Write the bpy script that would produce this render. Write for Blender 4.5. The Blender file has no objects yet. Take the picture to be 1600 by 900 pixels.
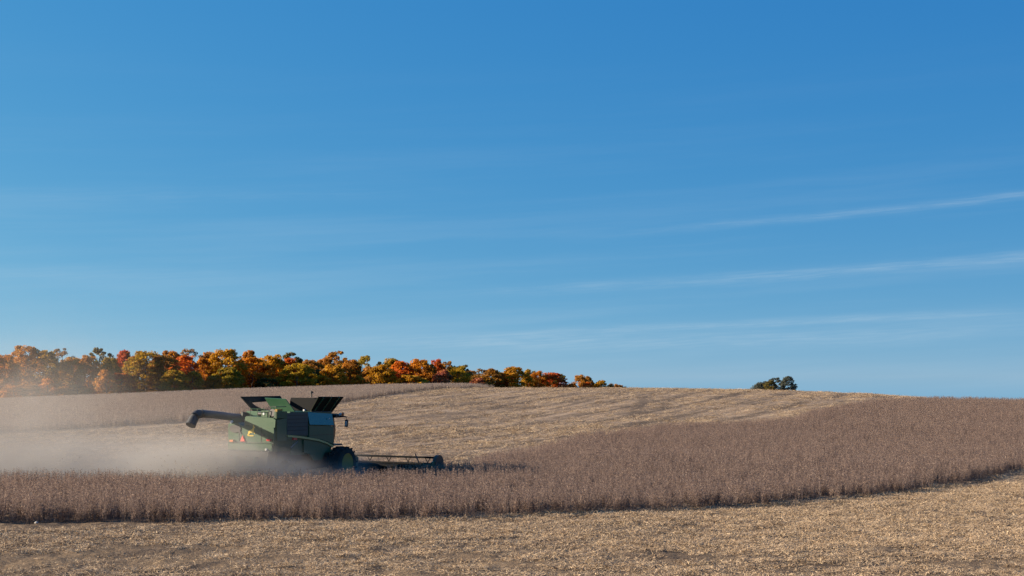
import bpy, bmesh, math, random
import numpy as np
from mathutils import Vector, Matrix
R = math.radians
random.seed(7)
rng = np.random.default_rng(11)
scene = bpy.context.scene
COL = scene.collection

# ------------------------------------------------------------------ camera
CAM_H = 5.5
cam_d = bpy.data.cameras.new('camera')
cam = bpy.data.objects.new('camera', cam_d); COL.objects.link(cam)
cam.location = (0, 0, CAM_H); cam.rotation_euler = (R(90), 0, 0)
cam_d.sensor_width = 36.0; cam_d.lens = 36.0 * 2222 / 1600
cam_d.shift_y = (588 - 450) / 1600.0
cam_d.clip_start = 0.5; cam_d.clip_end = 12000
scene.camera = cam

# ------------------------------------------------------------------ light and exposure
SUN_AZ = R(-91.0)      # clockwise from +Y: the sun stands to the left
SUN_EL = R(19.0)
sun_dir = Vector((math.sin(SUN_AZ) * math.cos(SUN_EL), math.cos(SUN_AZ) * math.cos(SUN_EL), math.sin(SUN_EL)))
sd = bpy.data.lights.new('sun', 'SUN'); sd.energy = 5.0; sd.angle = R(0.53); sd.color = (1.0, 0.84, 0.64)
so = bpy.data.objects.new('sun', sd); COL.objects.link(so)
so.rotation_euler = sun_dir.to_track_quat('Z', 'Y').to_euler(); so.location = (-40, 0, 60)
EV = 1.4
vs = scene.view_settings
vs.view_transform = 'Standard'; vs.look = 'None'; vs.exposure = EV; vs.gamma = 1.0; vs.use_curve_mapping = False
scene.cycles.volume_bounces = 3
scene.cycles.transparent_max_bounces = 16
scene.cycles.max_bounces = 8
scene.cycles.use_denoising = True
scene.cycles.denoising_prefilter = 'NONE'

# ------------------------------------------------------------------ node helpers
class E:
    """a float socket with arithmetic"""
    def __init__(s, nt, sock): s.nt, s.k = nt, sock
    def _m(s, op, *a, clamp=False):
        n = s.nt.nodes.new('ShaderNodeMath'); n.operation = op; n.use_clamp = clamp
        for i, v in enumerate((s,) + a):
            if isinstance(v, E): s.nt.links.new(v.k, n.inputs[i])
            else: n.inputs[i].default_value = float(v)
        return E(s.nt, n.outputs[0])
    def __add__(s, o): return s._m('ADD', o)
    def __radd__(s, o): return s._m('ADD', o)
    def __sub__(s, o): return s._m('SUBTRACT', o)
    def __rsub__(s, o): return (s * -1.0) + o
    def __mul__(s, o): return s._m('MULTIPLY', o)
    def __rmul__(s, o): return s._m('MULTIPLY', o)
    def __truediv__(s, o): return s._m('DIVIDE', o)
    def pow(s, o): return s._m('POWER', o)
    def abs(s): return s._m('ABSOLUTE')
    def max(s, o): return s._m('MAXIMUM', o)
    def min(s, o): return s._m('MINIMUM', o)
    def exp(s): return s._m('EXPONENT')
    def atan2(s, o): return s._m('ARCTAN2', o)
    def asin(s): return s._m('ARCSINE')
    def sqrt(s): return s._m('SQRT')
    def ramp(s, a, b, lo=0.0, hi=1.0, smooth=True):
        n = s.nt.nodes.new('ShaderNodeMapRange'); n.interpolation_type = 'SMOOTHSTEP' if smooth else 'LINEAR'
        s.nt.links.new(s.k, n.inputs[0])
        for i, v in enumerate((a, b, lo, hi)): n.inputs[i + 1].default_value = v
        return E(s.nt, n.outputs[0])

def gauss(e, w): return ((e / w) * (e / w) * -1.0).exp()

def position(nt):
    g = nt.nodes.new('ShaderNodeNewGeometry'); s = nt.nodes.new('ShaderNodeSeparateXYZ')
    nt.links.new(g.outputs['Position'], s.inputs[0])
    return [E(nt, s.outputs[i]) for i in range(3)]

def vec(nt, x, y, z):
    n = nt.nodes.new('ShaderNodeCombineXYZ')
    for i, v in enumerate((x, y, z)):
        if isinstance(v, E): nt.links.new(v.k, n.inputs[i])
        else: n.inputs[i].default_value = v
    return n.outputs[0]

def noise(nt, v, scale, detail=4, rough=0.55, dist=0.0):
    n = nt.nodes.new('ShaderNodeTexNoise')
    n.inputs['Scale'].default_value = scale; n.inputs['Detail'].default_value = detail
    n.inputs['Roughness'].default_value = rough; n.inputs['Distortion'].default_value = dist
    if v is not None: nt.links.new(v, n.inputs['Vector'])
    return E(nt, n.outputs[0])

def mix(nt, f, a, b):
    n = nt.nodes.new('ShaderNodeMix'); n.data_type = 'RGBA'
    if isinstance(f, E): nt.links.new(f.k, n.inputs[0])
    else: n.inputs[0].default_value = f
    for i, v in ((6, a), (7, b)):
        if isinstance(v, tuple): n.inputs[i].default_value = (*v[:3], 1)
        else: nt.links.new(v, n.inputs[i])
    return n.outputs[2]

def attr(nt, name):
    n = nt.nodes.new('ShaderNodeAttribute'); n.attribute_name = name
    return E(nt, n.outputs['Fac'])

def new_mat(name):
    m = bpy.data.materials.new(name); m.use_nodes = True
    nt = m.node_tree; b = nt.nodes['Principled BSDF']
    return m, nt, b

def bump(nt, b, h, strength, dist):
    n = nt.nodes.new('ShaderNodeBump'); n.inputs['Strength'].default_value = strength; n.inputs['Distance'].default_value = dist
    nt.links.new(h.k, n.inputs['Height']); nt.links.new(n.outputs[0], b.inputs['Normal'])

# ------------------------------------------------------------------ sky
w = bpy.data.worlds.new('World'); scene.world = w; w.use_nodes = True
nt = w.node_tree; bg = nt.nodes['Background']
tc = nt.nodes.new('ShaderNodeTexCoord'); sp = nt.nodes.new('ShaderNodeSeparateXYZ')
nt.links.new(tc.outputs['Generated'], sp.inputs[0])
dx, dy, dz = [E(nt, sp.outputs[i]) for i in range(3)]
sky = nt.nodes.new('ShaderNodeTexSky'); sky.sky_type = 'NISHITA'; sky.sun_disc = False
sky.sun_elevation = SUN_EL; sky.sun_rotation = SUN_AZ
sky.altitude = 0; sky.air_density = 1.0; sky.dust_density = 0.3; sky.ozone_density = 1.0
# a clear, dry autumn sky: it deepens fast above the horizon, and the photograph's tone curve holds its blue
lift = nt.nodes.new('ShaderNodeVectorMath'); lift.operation = 'NORMALIZE'
nt.links.new(vec(nt, dx, dy, dz.abs() * 1.7 + 0.08), lift.inputs[0]); nt.links.new(lift.outputs[0], sky.inputs[0])
SKY = 0.085
sc_ = nt.nodes.new('ShaderNodeSeparateColor'); nt.links.new(sky.outputs[0], sc_.inputs[0])
k_ = 1.0 / (SKY * 2 ** EV)
hs = nt.nodes.new('ShaderNodeCombineColor')
sunward = (dx * sun_dir.x + dy * sun_dir.y) / math.cos(SUN_EL)      # the air is paler towards the sun, deeper away from it
for i, (a_, p_, s_) in enumerate(((.0385, 1.46, .50), (.1690, .66, .30), (.437, .25, .13))):
    nt.links.new((E(nt, sc_.outputs[i]).pow(p_) * (sunward * s_ + 1.0) * (a_ * k_)).k, hs.inputs[i])
az = dx.atan2(dy); el = dz.asin()
def streak(c0, c1, c2, wid, a0, a1, b0, b1, amp):
    """a thin cirrus trail: elevation c0 + c1 az + c2 az^2, fading in a0..a1 and out b0..b1"""
    d = el - (az * c1 + az * az * c2 + c0)
    return gauss(d, wid) * az.ramp(a0, a1) * az.ramp(b0, b1, 1.0, 0.0) * amp
wob = (noise(nt, vec(nt, az * 9.0, el * 60.0, 0.0), 1.0, 3) - 0.5)
el = el + wob * 0.004
cl = streak(0.0951, 0.0612, 0.03, .0028, .0, .26, .60, .9, .19)
cl = cl + streak(0.0600, 0.0480, 0.02, .0040, -.15, .2, .60, .95, .20)
cl = cl + streak(0.0300, 0.0420, -.02, .0028, -.12, .10, .26, .42, .20)
cl = cl + streak(0.0215, 0.0250, 0.00, .0060, -.10, .05, .2, .45, .18)
cl = cl + streak(0.0700, 0.0060, 0.00, .0060, -.6, -.42, -.32, -.1, .08)
cl = cl + streak(0.1300, 0.0300, 0.00, .0050, -.5, -.25, -.2, .05, .05)
cl = cl + streak(0.0250, 0.0200, 0.00, .0050, -.3, -.15, -.02, .1, .14)
veil = noise(nt, vec(nt, az * 2.2, (el - az * 0.05) * 42.0, 3.0), 1.0, 5, 0.6).ramp(.42, .78)
fib = noise(nt, vec(nt, az * 26.0, (el - az * 0.055) * 620.0, 7.0), 1.0, 4, .65).ramp(.3, .7, .45, 1.2)
cl = cl * fib * (noise(nt, vec(nt, az * 30.0, el * 160.0, 1.0), 1.0, 4).ramp(.2, .75, .55, 1.15)) + veil * el.ramp(.25, .02, 0.0, .13) * el.ramp(-.02, .0)
skyc = mix(nt, cl.min(0.7), hs.outputs[0], tuple(v * k_ for v in (.55, .68, .78)))
nt.links.new(skyc, bg.inputs[0]); bg.inputs[1].default_value = SKY

# ------------------------------------------------------------------ object helpers
def tag(o, label=None, cat=None, group=None, kind=None):
    if label: o['label'] = label
    if cat: o['category'] = cat
    if group: o['group'] = group
    if kind: o['kind'] = kind
    return o

def link(name, data, parent=None, loc=(0, 0, 0)):
    o = bpy.data.objects.new(name, data); COL.objects.link(o); o.location = loc
    if parent: o.parent = parent
    return o

def mesh_np(name, verts, faces, mats=(), smooth=False):
    me = bpy.data.meshes.new(name); me.from_pydata([tuple(v) for v in verts], [], [tuple(f) for f in faces])
    for m in mats: me.materials.append(m)
    if smooth: me.polygons.foreach_set('use_smooth', [True] * len(me.polygons))
    me.update(); return me

# ------------------------------------------------------------------ terrain
F = 2222.0
KP = np.array([-1400, -600, -200, 0, 400, 600, 740, 800, 1000, 1200, 1400, 1450, 1600, 1800, 2600, 3200], float)
KD = np.array([300, 300, 300, 300, 300, 300, 298, 290, 270, 250, 220, 195, 180, 172, 170, 170], float)
KZ = np.array([-1.5, -1.4, -.85, -.30, 2.0, 2.85, 3.05, 3.1, 3.25, 3.02, 2.5, 2.2, 1.9, 1.5, 1.2, 1.2])
KF = np.array([-3, -3, -2.8, -2.6, -4, -4.8, -5.4, -6, -8, -4, -5, -5, -6, -6, -7, -7], float)
def sstep(t): t = np.clip(t, 0, 1); return t * t * (3 - 2 * t)
def smooth_table(px, K):
    s = 0
    for o, wt in ((-60, .15), (-30, .22), (0, .26), (30, .22), (60, .15)): s = s + wt * np.interp(px + o, KP, K)
    return s
def ground_z(x, y):
    x = np.asarray(x, float); y = np.asarray(y, float)
    px = 800 + F * x / np.maximum(y, 25.0)
    dc, zc, zf = smooth_table(px, KD), smooth_table(px, KZ), smooth_table(px, KF)
    z = zc * sstep((y - 85) / (dc - 85))
    z = z + (zf - zc) * sstep((y - dc) / 190.0)
    z = z - 0.022 * np.maximum(y - 500, 0)
    z = z + 3.9 * (1 - sstep((y - 4) / 26.0))
    return z
def vnoise(x, y, s, seed):
    r = np.random.default_rng(seed); g = r.random((256, 256))
    u, v = x * s, y * s
    i, j = np.floor(u).astype(int), np.floor(v).astype(int)
    fu, fv = u - i, v - j; fu = fu * fu * (3 - 2 * fu); fv = fv * fv * (3 - 2 * fv)
    a, b, c, d = g[i % 256, j % 256], g[(i + 1) % 256, j % 256], g[i % 256, (j + 1) % 256], g[(i + 1) % 256, (j + 1) % 256]
    return (a * (1 - fu) + b * fu) * (1 - fv) + (c * (1 - fu) + d * fu) * fv - .5
def relief(x, y):
    near = 1 - sstep((y - 70) / 60)
    k = .07 * vnoise(x, y, .35, 1) + near * (.085 * vnoise(x, y, 1.1, 2) + .06 * vnoise(x, y, 3.1, 3) + .04 * vnoise(x, y, 5.3, 4))
    return k * sstep((y - 20) / 12)
def gz(x, y): return ground_z(x, y) + relief(np.asarray(x, float), np.asarray(y, float))
def at_pixel(px, py, h=0.0):
    """the spot of the terrain (raised by h) seen at a pixel of the photograph"""
    d = np.arange(38, 320, .25); x = (px - 800) / F * d
    yy = 588 + F * (CAM_H - ground_z(x, d) - h) / d
    k = np.nonzero(yy <= py)[0]
    i = k[0] if len(k) else int(np.argmin(yy))
    return float(x[i]), float(d[i])

ys = [-80, -40, -15, 0, 6, 12, 18, 24, 29]
y = 33.0
while y < 66: ys.append(y); y += .16
while y < 5000: ys.append(y); y *= 1.0085 if y < 330 else 1.07
us = np.concatenate([[-8, -4, -2.2, -1.3, -.8, -.6], np.linspace(-.5, .5, 430), [.6, .8, 1.3, 2.2, 4, 8]])
Y, U = np.meshgrid(np.array(ys), us, indexing='ij')
X = U * np.maximum(Y, 28.0)
Z = gz(X, Y)
nr, nc = Y.shape
vv = np.stack([X, Y, Z], -1).reshape(-1, 3)
i0 = (np.arange(nr - 1)[:, None] * nc + np.arange(nc - 1)[None]).reshape(-1)
ff = np.stack([i0, i0 + 1, i0 + nc + 1, i0 + nc], -1)

# crop edges, on the ground
H_CROP = 0.92
PSI = R(28); OX, OY = -13.04, 71.3
def wpt(lx, ly): return (OX + lx * math.cos(PSI) + ly * math.sin(PSI), OY - lx * math.sin(PSI) + ly * math.cos(PSI))
near_edge = [(-60, 52.0), (-30, 52.4)] + [at_pixel(*p) for p in ((0, 818), (300, 817), (600, 815), (800, 808), (1000, 800), (1200, 790), (1400, 772), (1500, 756), (1600, 735))]
e1, e0 = near_edge[-1], near_edge[-2]
near_edge += [(e1[0] + (e1[0] - e0[0]) * 2.2 + 5, e1[1] + (e1[1] - e0[1]) * 2.4), (100, 135), (125, 170)]
far_right = [at_pixel(*p, H_CROP) for p in ((742, 709), (792, 699), (835, 691), (870, 683), (905, 674), (980, 667), (1030, 660), (1080, 656), (1150, 654), (1240, 649), (1262, 640), (1300, 632), (1340, 626), (1375, 620.5))]
fr = far_right[-1]
far_edge = [(-60, 69.8), (-30, 69.7), (-14, 69.3), (-10, 69.2), (-8.0, 70.0), (-6.6, 71.6)] + [wpt(5.9, 8.9), wpt(5.5, 9.6), wpt(-5.4, 9.6), wpt(-5.4, 10.6), wpt(2, 10.8), wpt(6.5, 11.5)] + far_right + [((1400 - 800) / F * 178, 178), ((1450 - 800) / F * 182, 182), ((1600 - 800) / F * 179, 179), (88, 182), (120, 190)]
poly_near = near_edge + far_edge[::-1]
lower = [at_pixel(*p) for p in ((-250, 690), (0, 679), (150, 669), (300, 659), (420, 644), (500, 633.5), (540, 628), (640, 613), (700, 607))]
poly_far = [(-190, 330)] + [(-130, 140)] + lower + [(lower[-1][0] + 3, 285), (lower[-1][0] + 4, 300), (-2, 330)]
def inside(poly, x, y):
    r = np.zeros(x.shape, bool); n = len(poly)
    for i in range(n):
        (x1, y1), (x2, y2) = poly[i], poly[(i + 1) % n]
        if y1 == y2: continue
        c = ((y1 > y) != (y2 > y)) & (x < (x2 - x1) * (y - y1) / (y2 - y1) + x1); r ^= c
    return r

# ---- ground material: straw littered stubble over dark soil
gm, nt, b = new_mat('stubble_ground')
px_, py_, pz_ = position(nt)
P = vec(nt, px_, py_, 0.0)
ca, sa = math.cos(R(20)), math.sin(R(20))
across = px_ * ca - py_ * sa + (py_ * .021 + 1.0)._m('SINE') * 5.0 + (px_ * .06 + .5)._m('SINE') * 2.0; along = px_ * sa + py_ * ca
rows = noise(nt, vec(nt, across * .55, along * .02, 0.0), 1.0, 5, .62)
rowf = noise(nt, vec(nt, across * 2.2, along * .05, 4.0), 1.0, 3, .6)
big = noise(nt, P, .09, 4, .6)
mid = noise(nt, P, .9, 5, .65)
fine = noise(nt, P, 11.0, 5, .75)
speck = noise(nt, P, 3.2, 4, .8)
near = py_.ramp(60, 110, 1.0, 0.0)
f = rows * .75 + rowf * .35 + big * .55 + mid * .55 + fine * .65 + speck * .55
passes = (across * (2 * math.pi / 6.4) + noise(nt, P, .12, 2) * 2.6)._m('SINE')
f = f + passes.ramp(.55, 1.0, 0, -.09) * py_.ramp(75, 110) + passes.ramp(-.3, -1.0, 0, .04)* py_.ramp(75, 110)
f = f.ramp(1.46, 1.95)*(1.0 - attr(nt, 'track') * .7)
cA = mix(nt, f, (.080, .058, .043), mix(nt, near, (.335, .245, .168), (.21, .147, .090)))
cB = mix(nt, noise(nt, P, 5.0, 4, .8).ramp(.55, .72), cA, (.42, .32, .21))
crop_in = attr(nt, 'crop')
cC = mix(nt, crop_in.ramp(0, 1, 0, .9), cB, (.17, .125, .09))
nt.links.new(cC, b.inputs['Base Color']); b.inputs['Roughness'].default_value = .95; b.inputs['Specular IOR Level'].default_value = .1
bump(nt, b, fine * .6 + speck + mid * .6, .9, .10)
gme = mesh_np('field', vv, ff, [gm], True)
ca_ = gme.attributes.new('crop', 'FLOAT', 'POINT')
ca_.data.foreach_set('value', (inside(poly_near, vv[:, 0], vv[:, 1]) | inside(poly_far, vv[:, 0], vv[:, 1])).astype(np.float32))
tracks = [[(996, 648), (1000, 640), (1004, 630), (1013, 621), (1030, 615.5), (1060, 612), (1095, 609.5)], [(1037, 640), (1040, 632), (1048, 624), (1064, 617.5), (1090, 613.5), (1120, 611)],
          [(985, 652), (991, 640), (998, 628), (1010, 619.5), (1028, 613), (1055, 609.5)], [(860, 640), (920, 626), (980, 616), (1040, 609.5)], [(700, 652), (800, 634), (890, 618), (960, 610)]]
trk = np.zeros(len(vv))
for tr_ in tracks:
    q = [at_pixel(*p) for p in tr_]
    for (xa_, ya_), (xb_, yb_) in zip(q, q[1:]):
        L2 = (xb_ - xa_) ** 2 + (yb_ - ya_) ** 2 + 1e-6
        t_ = np.clip(((vv[:, 0] - xa_) * (xb_ - xa_) + (vv[:, 1] - ya_) * (yb_ - ya_)) / L2, 0, 1)
        dd = np.hypot(vv[:, 0] - xa_ - t_ * (xb_ - xa_), vv[:, 1] - ya_ - t_ * (yb_ - ya_))
        trk = np.maximum(trk, np.exp(-(dd / .6) ** 2))
ta_ = gme.attributes.new('track', 'FLOAT', 'POINT'); ta_.data.foreach_set('value', trk.astype(np.float32))
tag(link('field', gme), 'wide harvested stubble field rising to a low hill', None, None, 'structure')

# ------------------------------------------------------------------ scattering (crop, straw): one object each
def scatter(name, variants, pts, rot, scl, pid, mat, label):
    V, Fc, T, S = [], [], [], []
    n = 0
    for k, (v, f, t) in enumerate(variants):
        V.append(v); Fc += [tuple(i + n for i in q) for q in f]; T.append(t); S.append(np.full(len(v), k)); n += len(v)
    N = len(pts)
    me = bpy.data.meshes.new(name)
    me.from_pydata(np.concatenate(V + [pts]).tolist(), [], Fc); me.materials.append(mat)
    def at(nm, ty, arr):
        a = me.attributes.new(nm, ty, 'POINT')
        a.data.foreach_set('vector' if ty == 'FLOAT_VECTOR' else 'value', np.ascontiguousarray(arr).reshape(-1))
    z0 = np.zeros(n)
    at('tone', 'FLOAT', np.concatenate(T + [np.zeros(N)]).astype(np.float32))
    at('src', 'INT', np.concatenate(S + [np.full(N, -1)]).astype(np.int32))
    at('rot', 'FLOAT_VECTOR', np.concatenate([np.zeros((n, 3)), rot]).astype(np.float32))
    at('scl', 'FLOAT_VECTOR', np.concatenate([np.ones((n, 3)), scl]).astype(np.float32))
    at('pid', 'INT', np.concatenate([z0, pid]).astype(np.int32))
    o = link(name, me)
    g = bpy.data.node_groups.new(name + '_scatter', 'GeometryNodeTree')
    g.interface.new_socket('Geometry', in_out='INPUT', socket_type='NodeSocketGeometry')
    g.interface.new_socket('Geometry', in_out='OUTPUT', socket_type='NodeSocketGeometry')
    N_ = g.nodes.new; L = g.links.new
    gi, go = N_('NodeGroupInput'), N_('NodeGroupOutput')
    def named(nm, ty):
        a = N_('GeometryNodeInputNamedAttribute'); a.data_type = ty; a.inputs[0].default_value = nm
        return next(s for s in a.outputs if s.enabled and s.name == 'Attribute')
    cmp_ = N_('FunctionNodeCompare'); cmp_.data_type = 'INT'; cmp_.operation = 'GREATER_EQUAL'
    ci = [s for s in cmp_.inputs if s.enabled]
    L(named('src', 'INT'), ci[0]); ci[1].default_value = 0
    sep = N_('GeometryNodeSeparateGeometry'); sep.domain = 'POINT'
    L(gi.outputs[0], sep.inputs[0]); L(cmp_.outputs[0], sep.inputs[1])
    spl = N_('GeometryNodeSplitToInstances'); spl.domain = 'POINT'
    L(sep.outputs[0], spl.inputs['Geometry']); L(named('src', 'INT'), spl.inputs['Group ID'])
    iop = N_('GeometryNodeInstanceOnPoints')
    L(sep.outputs[1], iop.inputs['Points']); L(spl.outputs['Instances'], iop.inputs['Instance'])
    iop.inputs['Pick Instance'].default_value = True
    L(named('pid', 'INT'), iop.inputs['Instance Index'])
    e2r = N_('FunctionNodeEulerToRotation'); L(named('rot', 'FLOAT_VECTOR'), e2r.inputs[0]); L(e2r.outputs[0], iop.inputs['Rotation'])
    L(named('scl', 'FLOAT_VECTOR'), iop.inputs['Scale'])
    L(iop.outputs[0], go.inputs[0])
    m = o.modifiers.new('scatter', 'NODES'); m.node_group = g
    return tag(o, label, None, None, 'stuff')

def strip_quads(A, B, wA, wB, side):
    """flat ribbon quads from points A to B"""
    s = side / np.linalg.norm(side, axis=1, keepdims=True)
    v = np.stack([A - s * wA, A + s * wA, B + s * wB, B - s * wB], 1)
    n = len(A); f = (np.arange(n)[:, None] * 4 + np.arange(4)[None])
    return v.reshape(-1, 3), f

class Soup:
    def __init__(s): s.v, s.f, s.t, s.n = [], [], [], 0
    def add(s, v, f, tone):
        s.v.append(v); s.f += [tuple(q) for q in (f + s.n)]; s.t.append(np.broadcast_to(tone, (len(v),)).copy()); s.n += len(v)
    def out(s): return np.concatenate(s.v), s.f, np.concatenate(s.t)

def soy_clump(r, nplants=4, size=.44):
    s = Soup()
    for _ in range(nplants):
        bx, by = r.uniform(-size / 2, size / 2, 2); h = r.uniform(.78, 1.04)
        lean = r.normal(0, .07, 2); tone = r.uniform(.25, .75)
        top = np.array([bx + lean[0], by + lean[1], h]); base = np.array([bx, by, -.08])
        mid = (top + base) / 2 + np.append(r.normal(0, .015, 2), 0)
        for a in (r.uniform(0, 3.14),):
            for da in (0, 1.57):
                sd = np.array([[math.cos(a + da), math.sin(a + da), 0]])
                s.add(*strip_quads(base[None], mid[None], .005, .0045, sd), tone + .02)
                s.add(*strip_quads(mid[None], top[None], .0045, .0025, sd), tone + .02)
        nb = r.integers(2, 5)
        br = [(base + (top - base) * .12, top)]
        for _ in range(nb):
            t0 = r.uniform(.12, .4); p0 = base + (top - base) * t0; a = r.uniform(0, 6.28); L_ = r.uniform(.25, .5)
            p1 = p0 + np.array([math.cos(a) * .13, math.sin(a) * .13, L_])
            sd = np.array([[-math.sin(a), math.cos(a), 0]])
            s.add(*strip_quads(p0[None], p1[None], .005, .0025, sd), tone + .1); br.append((p0, p1))
        for p0, p1 in br:
            m = r.integers(16, 24) if p1 is top else r.integers(5, 9)
            t = r.uniform(.07, 1.0, m)[:, None]; A = p0 + (p1 - p0) * t
            a = r.uniform(0, 6.28, m); out = np.stack([np.cos(a), np.sin(a), r.uniform(-.5, 1.1, m)], 1)
            out /= np.linalg.norm(out, axis=1, keepdims=True)
            ln = r.uniform(.035, .06, m)[:, None]
            sd = np.cross(out, r.normal(0, 1, (m, 3)))
            A2 = A + out * .008
            s.add(*strip_quads(A2, A2 + out * ln, .0095, .0075, sd), np.repeat(tone + r.uniform(-.35, .3, m), 4))
    # fallen leaves and litter at the foot
    m = 5; A = np.append(r.uniform(-size / 2, size / 2, (m, 2)), r.uniform(.0, .04, (m, 1)), 1)
    d = np.append(r.normal(0, 1, (m, 2)), np.zeros((m, 1)), 1); d *= .05 / np.linalg.norm(d, axis=1, keepdims=True)
    s.add(*strip_quads(A, A + d, .018, .012, np.cross(d, [0, 0, 1.0]) + r.normal(0, .01, (m, 3))), .35)
    return s.out()

def crop_mat(name, K):
  cm, nt, b = new_mat(name); tint = lambda c: tuple(v * k for v, k in zip(c, K))
  X_, Y_, Z_ = position(nt); P = vec(nt, X_, Y_, 0.0)
  oi = nt.nodes.new('ShaderNodeObjectInfo'); rnd = E(nt, oi.outputs['Random'])
  t = attr(nt, 'tone') + (rnd - .5) * .25
  c = mix(nt, t.ramp(.0, .55), tint((.120, .082, .064)), tint((.285, .198, .155)))
  c = mix(nt, t.ramp(.5, 1.05), c, tint((.60, .43, .30)))
  c = mix(nt, noise(nt, P, .05, 4, .6).ramp(.35, .65, 0, .4), c, tint((.32, .225, .170)))
  nt.links.new(c, b.inputs['Base Color']); b.inputs['Roughness'].default_value = .8; b.inputs['Specular IOR Level'].default_value = .2
  tr = nt.nodes.new('ShaderNodeBsdfTranslucent'); nt.links.new(c, tr.inputs[0])
  ms = nt.nodes.new('ShaderNodeMixShader'); ms.inputs[0].default_value = .45
  nt.links.new(b.outputs[0], ms.inputs[1]); nt.links.new(tr.outputs[0], ms.inputs[2]); nt.links.new(ms.outputs[0], nt.nodes['Material Output'].inputs[0])
  return cm
cm = crop_mat('ripe_soybean', (.89, .93, 1.0)); cm_far = crop_mat('hazy_soybean', (1.05, 1.20, 1.32))  # far tint paler and greyer: airborne dust haze put into its colour

r_ = np.random.default_rng(5)
soy_variants = [soy_clump(r_) for _ in range(8)]
tree_cut = lambda x, y, lim: np.abs(x) < lim * y
def rand_points(x0, x1, y0, y1, dens, keep):
    n = int((x1 - x0) * (y1 - y0) * dens)
    x = rng.uniform(x0, x1, n); y = rng.uniform(y0, y1, n); k = keep(x, y)
    return x[k], y[k]
def place(name, variants, xs, ys_, mat, label, s0, s1, tilt=.05, zoff=0.0, zscale=None):
    n = len(xs); pts = np.stack([xs, ys_, gz(xs, ys_) + zoff], 1)
    rot = np.stack([rng.normal(0, tilt, n), rng.normal(0, tilt, n), rng.uniform(0, 6.283, n)], 1)
    s = rng.uniform(s0, s1, n); scl = np.stack([s, s, s], 1)
    if zscale is not None: scl[:, 2] *= zscale(xs, ys_)
    return scatter(name, variants, pts, rot, scl, rng.integers(0, len(variants), n), mat, label)

xa, ya = rand_points(-34, 42, 51, 90, 8.5, lambda x, y: inside(poly_near, x, y) & (np.abs(x) < .46 * y))
xb, yb = rand_points(-5, 95, 90, 235, 5.6, lambda x, y: inside(poly_near, x, y) & (np.abs(x) < .46 * y))
ne = np.array(near_edge); d_edge = ya - np.interp(xa, ne[:, 0], ne[:, 1])
k_ = rng.random(len(xa)) < np.clip(.85 + .15 * d_edge / 2.2, 0, 1); xa, ya = xa[k_], ya[k_]
place('soybean_crop', soy_variants, np.concatenate([xa, xb]), np.concatenate([ya, yb]), cm,
      'ripe brown soybean crop standing in front of the combine and over the right hill', .86, 1.03,
      zscale=lambda x, y: 1.0 + .22 * vnoise(x, y, .12, 8))
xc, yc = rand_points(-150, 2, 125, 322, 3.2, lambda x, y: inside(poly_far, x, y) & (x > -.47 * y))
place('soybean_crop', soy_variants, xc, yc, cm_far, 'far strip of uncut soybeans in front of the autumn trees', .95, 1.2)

# ---- straw litter
def straw_clump(r, n=44, size=.46, hgt=.035, up=1):
    s = Soup()
    A = np.append(r.normal(0, size / 3, (n, 2)), r.uniform(.0, hgt, (n, 1)), 1)
    a = r.uniform(0, 6.28, n); L_ = r.uniform(.05, .20, n)
    d = np.stack([np.cos(a) * L_, np.sin(a) * L_, r.uniform(-.12, .16, n) * L_], 1)
    sd = np.cross(d, np.array([0, 0, 1.0])) + r.normal(0, .04, (n, 3)); wv = r.uniform(.0026, .006, n)[:, None]
    s.add(*strip_quads(A, A + d * .55, wv, wv, sd), np.repeat(r.uniform(.1, 1, n), 4))
    k = r.normal(0, .03, (n, 3))
    s.add(*strip_quads(A + d * .55, A + d + k, wv, wv * .6, sd), np.repeat(r.uniform(.1, 1, n), 4))
    if up:
        A = np.append(r.uniform(-size / 2, size / 2, (up, 2)), np.full((up, 1), -.03), 1)
        d = np.append(r.normal(0, .02, (up, 2)), r.uniform(.04, .09, (up, 1)), 1)
        s.add(*strip_quads(A, A + d, .006, .005, r.normal(0, 1, (up, 3)) * [1, 1, 0]), np.repeat(r.uniform(.3, .9, up), 4))
    m = 5; A = np.append(r.normal(0, size / 3, (m, 2)), r.uniform(.0, .03, (m, 1)), 1)
    d = np.append(r.normal(0, 1, (m, 2)), r.normal(0, .3, (m, 1)), 1); d *= .05 / np.linalg.norm(d, axis=1, keepdims=True)
    s.add(*strip_quads(A, A + d, .016, .010, np.cross(d, [0, 0, 1.0]) + r.normal(0, .012, (m, 3))), np.repeat(r.uniform(0, .6, m), 4))
    return s.out()
sm, nt, b = new_mat('dry_straw')
oi = nt.nodes.new('ShaderNodeObjectInfo'); rnd = E(nt, oi.outputs['Random'])
t = attr(nt, 'tone') + (rnd - .5) * .4
c = mix(nt, t.ramp(-.1, .5), (.095, .066, .045), (.40, .28, .17))
c = mix(nt, t.ramp(.5, 1.1), c, (.68, .525, .34))
nt.links.new(c, b.inputs['Base Color']); b.inputs['Roughness'].default_value = .7; b.inputs['Specular IOR Level'].default_value = .25
straw_variants = [straw_clump(r_) for _ in range(8)]
def patchy(x, y, lo, hi):
    k = .5 + 1.0 * vnoise(x, y, .16, 21) + .8 * vnoise(x, y, .6, 22) + 1.0 * vnoise(x * .22, y, 1.9, 23) - .42 * sstep((47 - y) / 7) * sstep((2 - x) / 14)
    return rng.random(x.shape) < np.clip((k - lo) / (hi - lo), 0.06, 1)
not_crop = lambda x, y: ~inside(poly_near, x, y) & ~inside(poly_far, x, y)
x1_, y1_ = rand_points(-30, 45, 36, 86, 30, lambda x, y: (not_crop(x, y) | not_crop(x, y - .55)) & (np.abs(x) < .44 * y) & (y < 90) & (x * .55 + 60 > y) & patchy(x, y, .15, .75))
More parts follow.
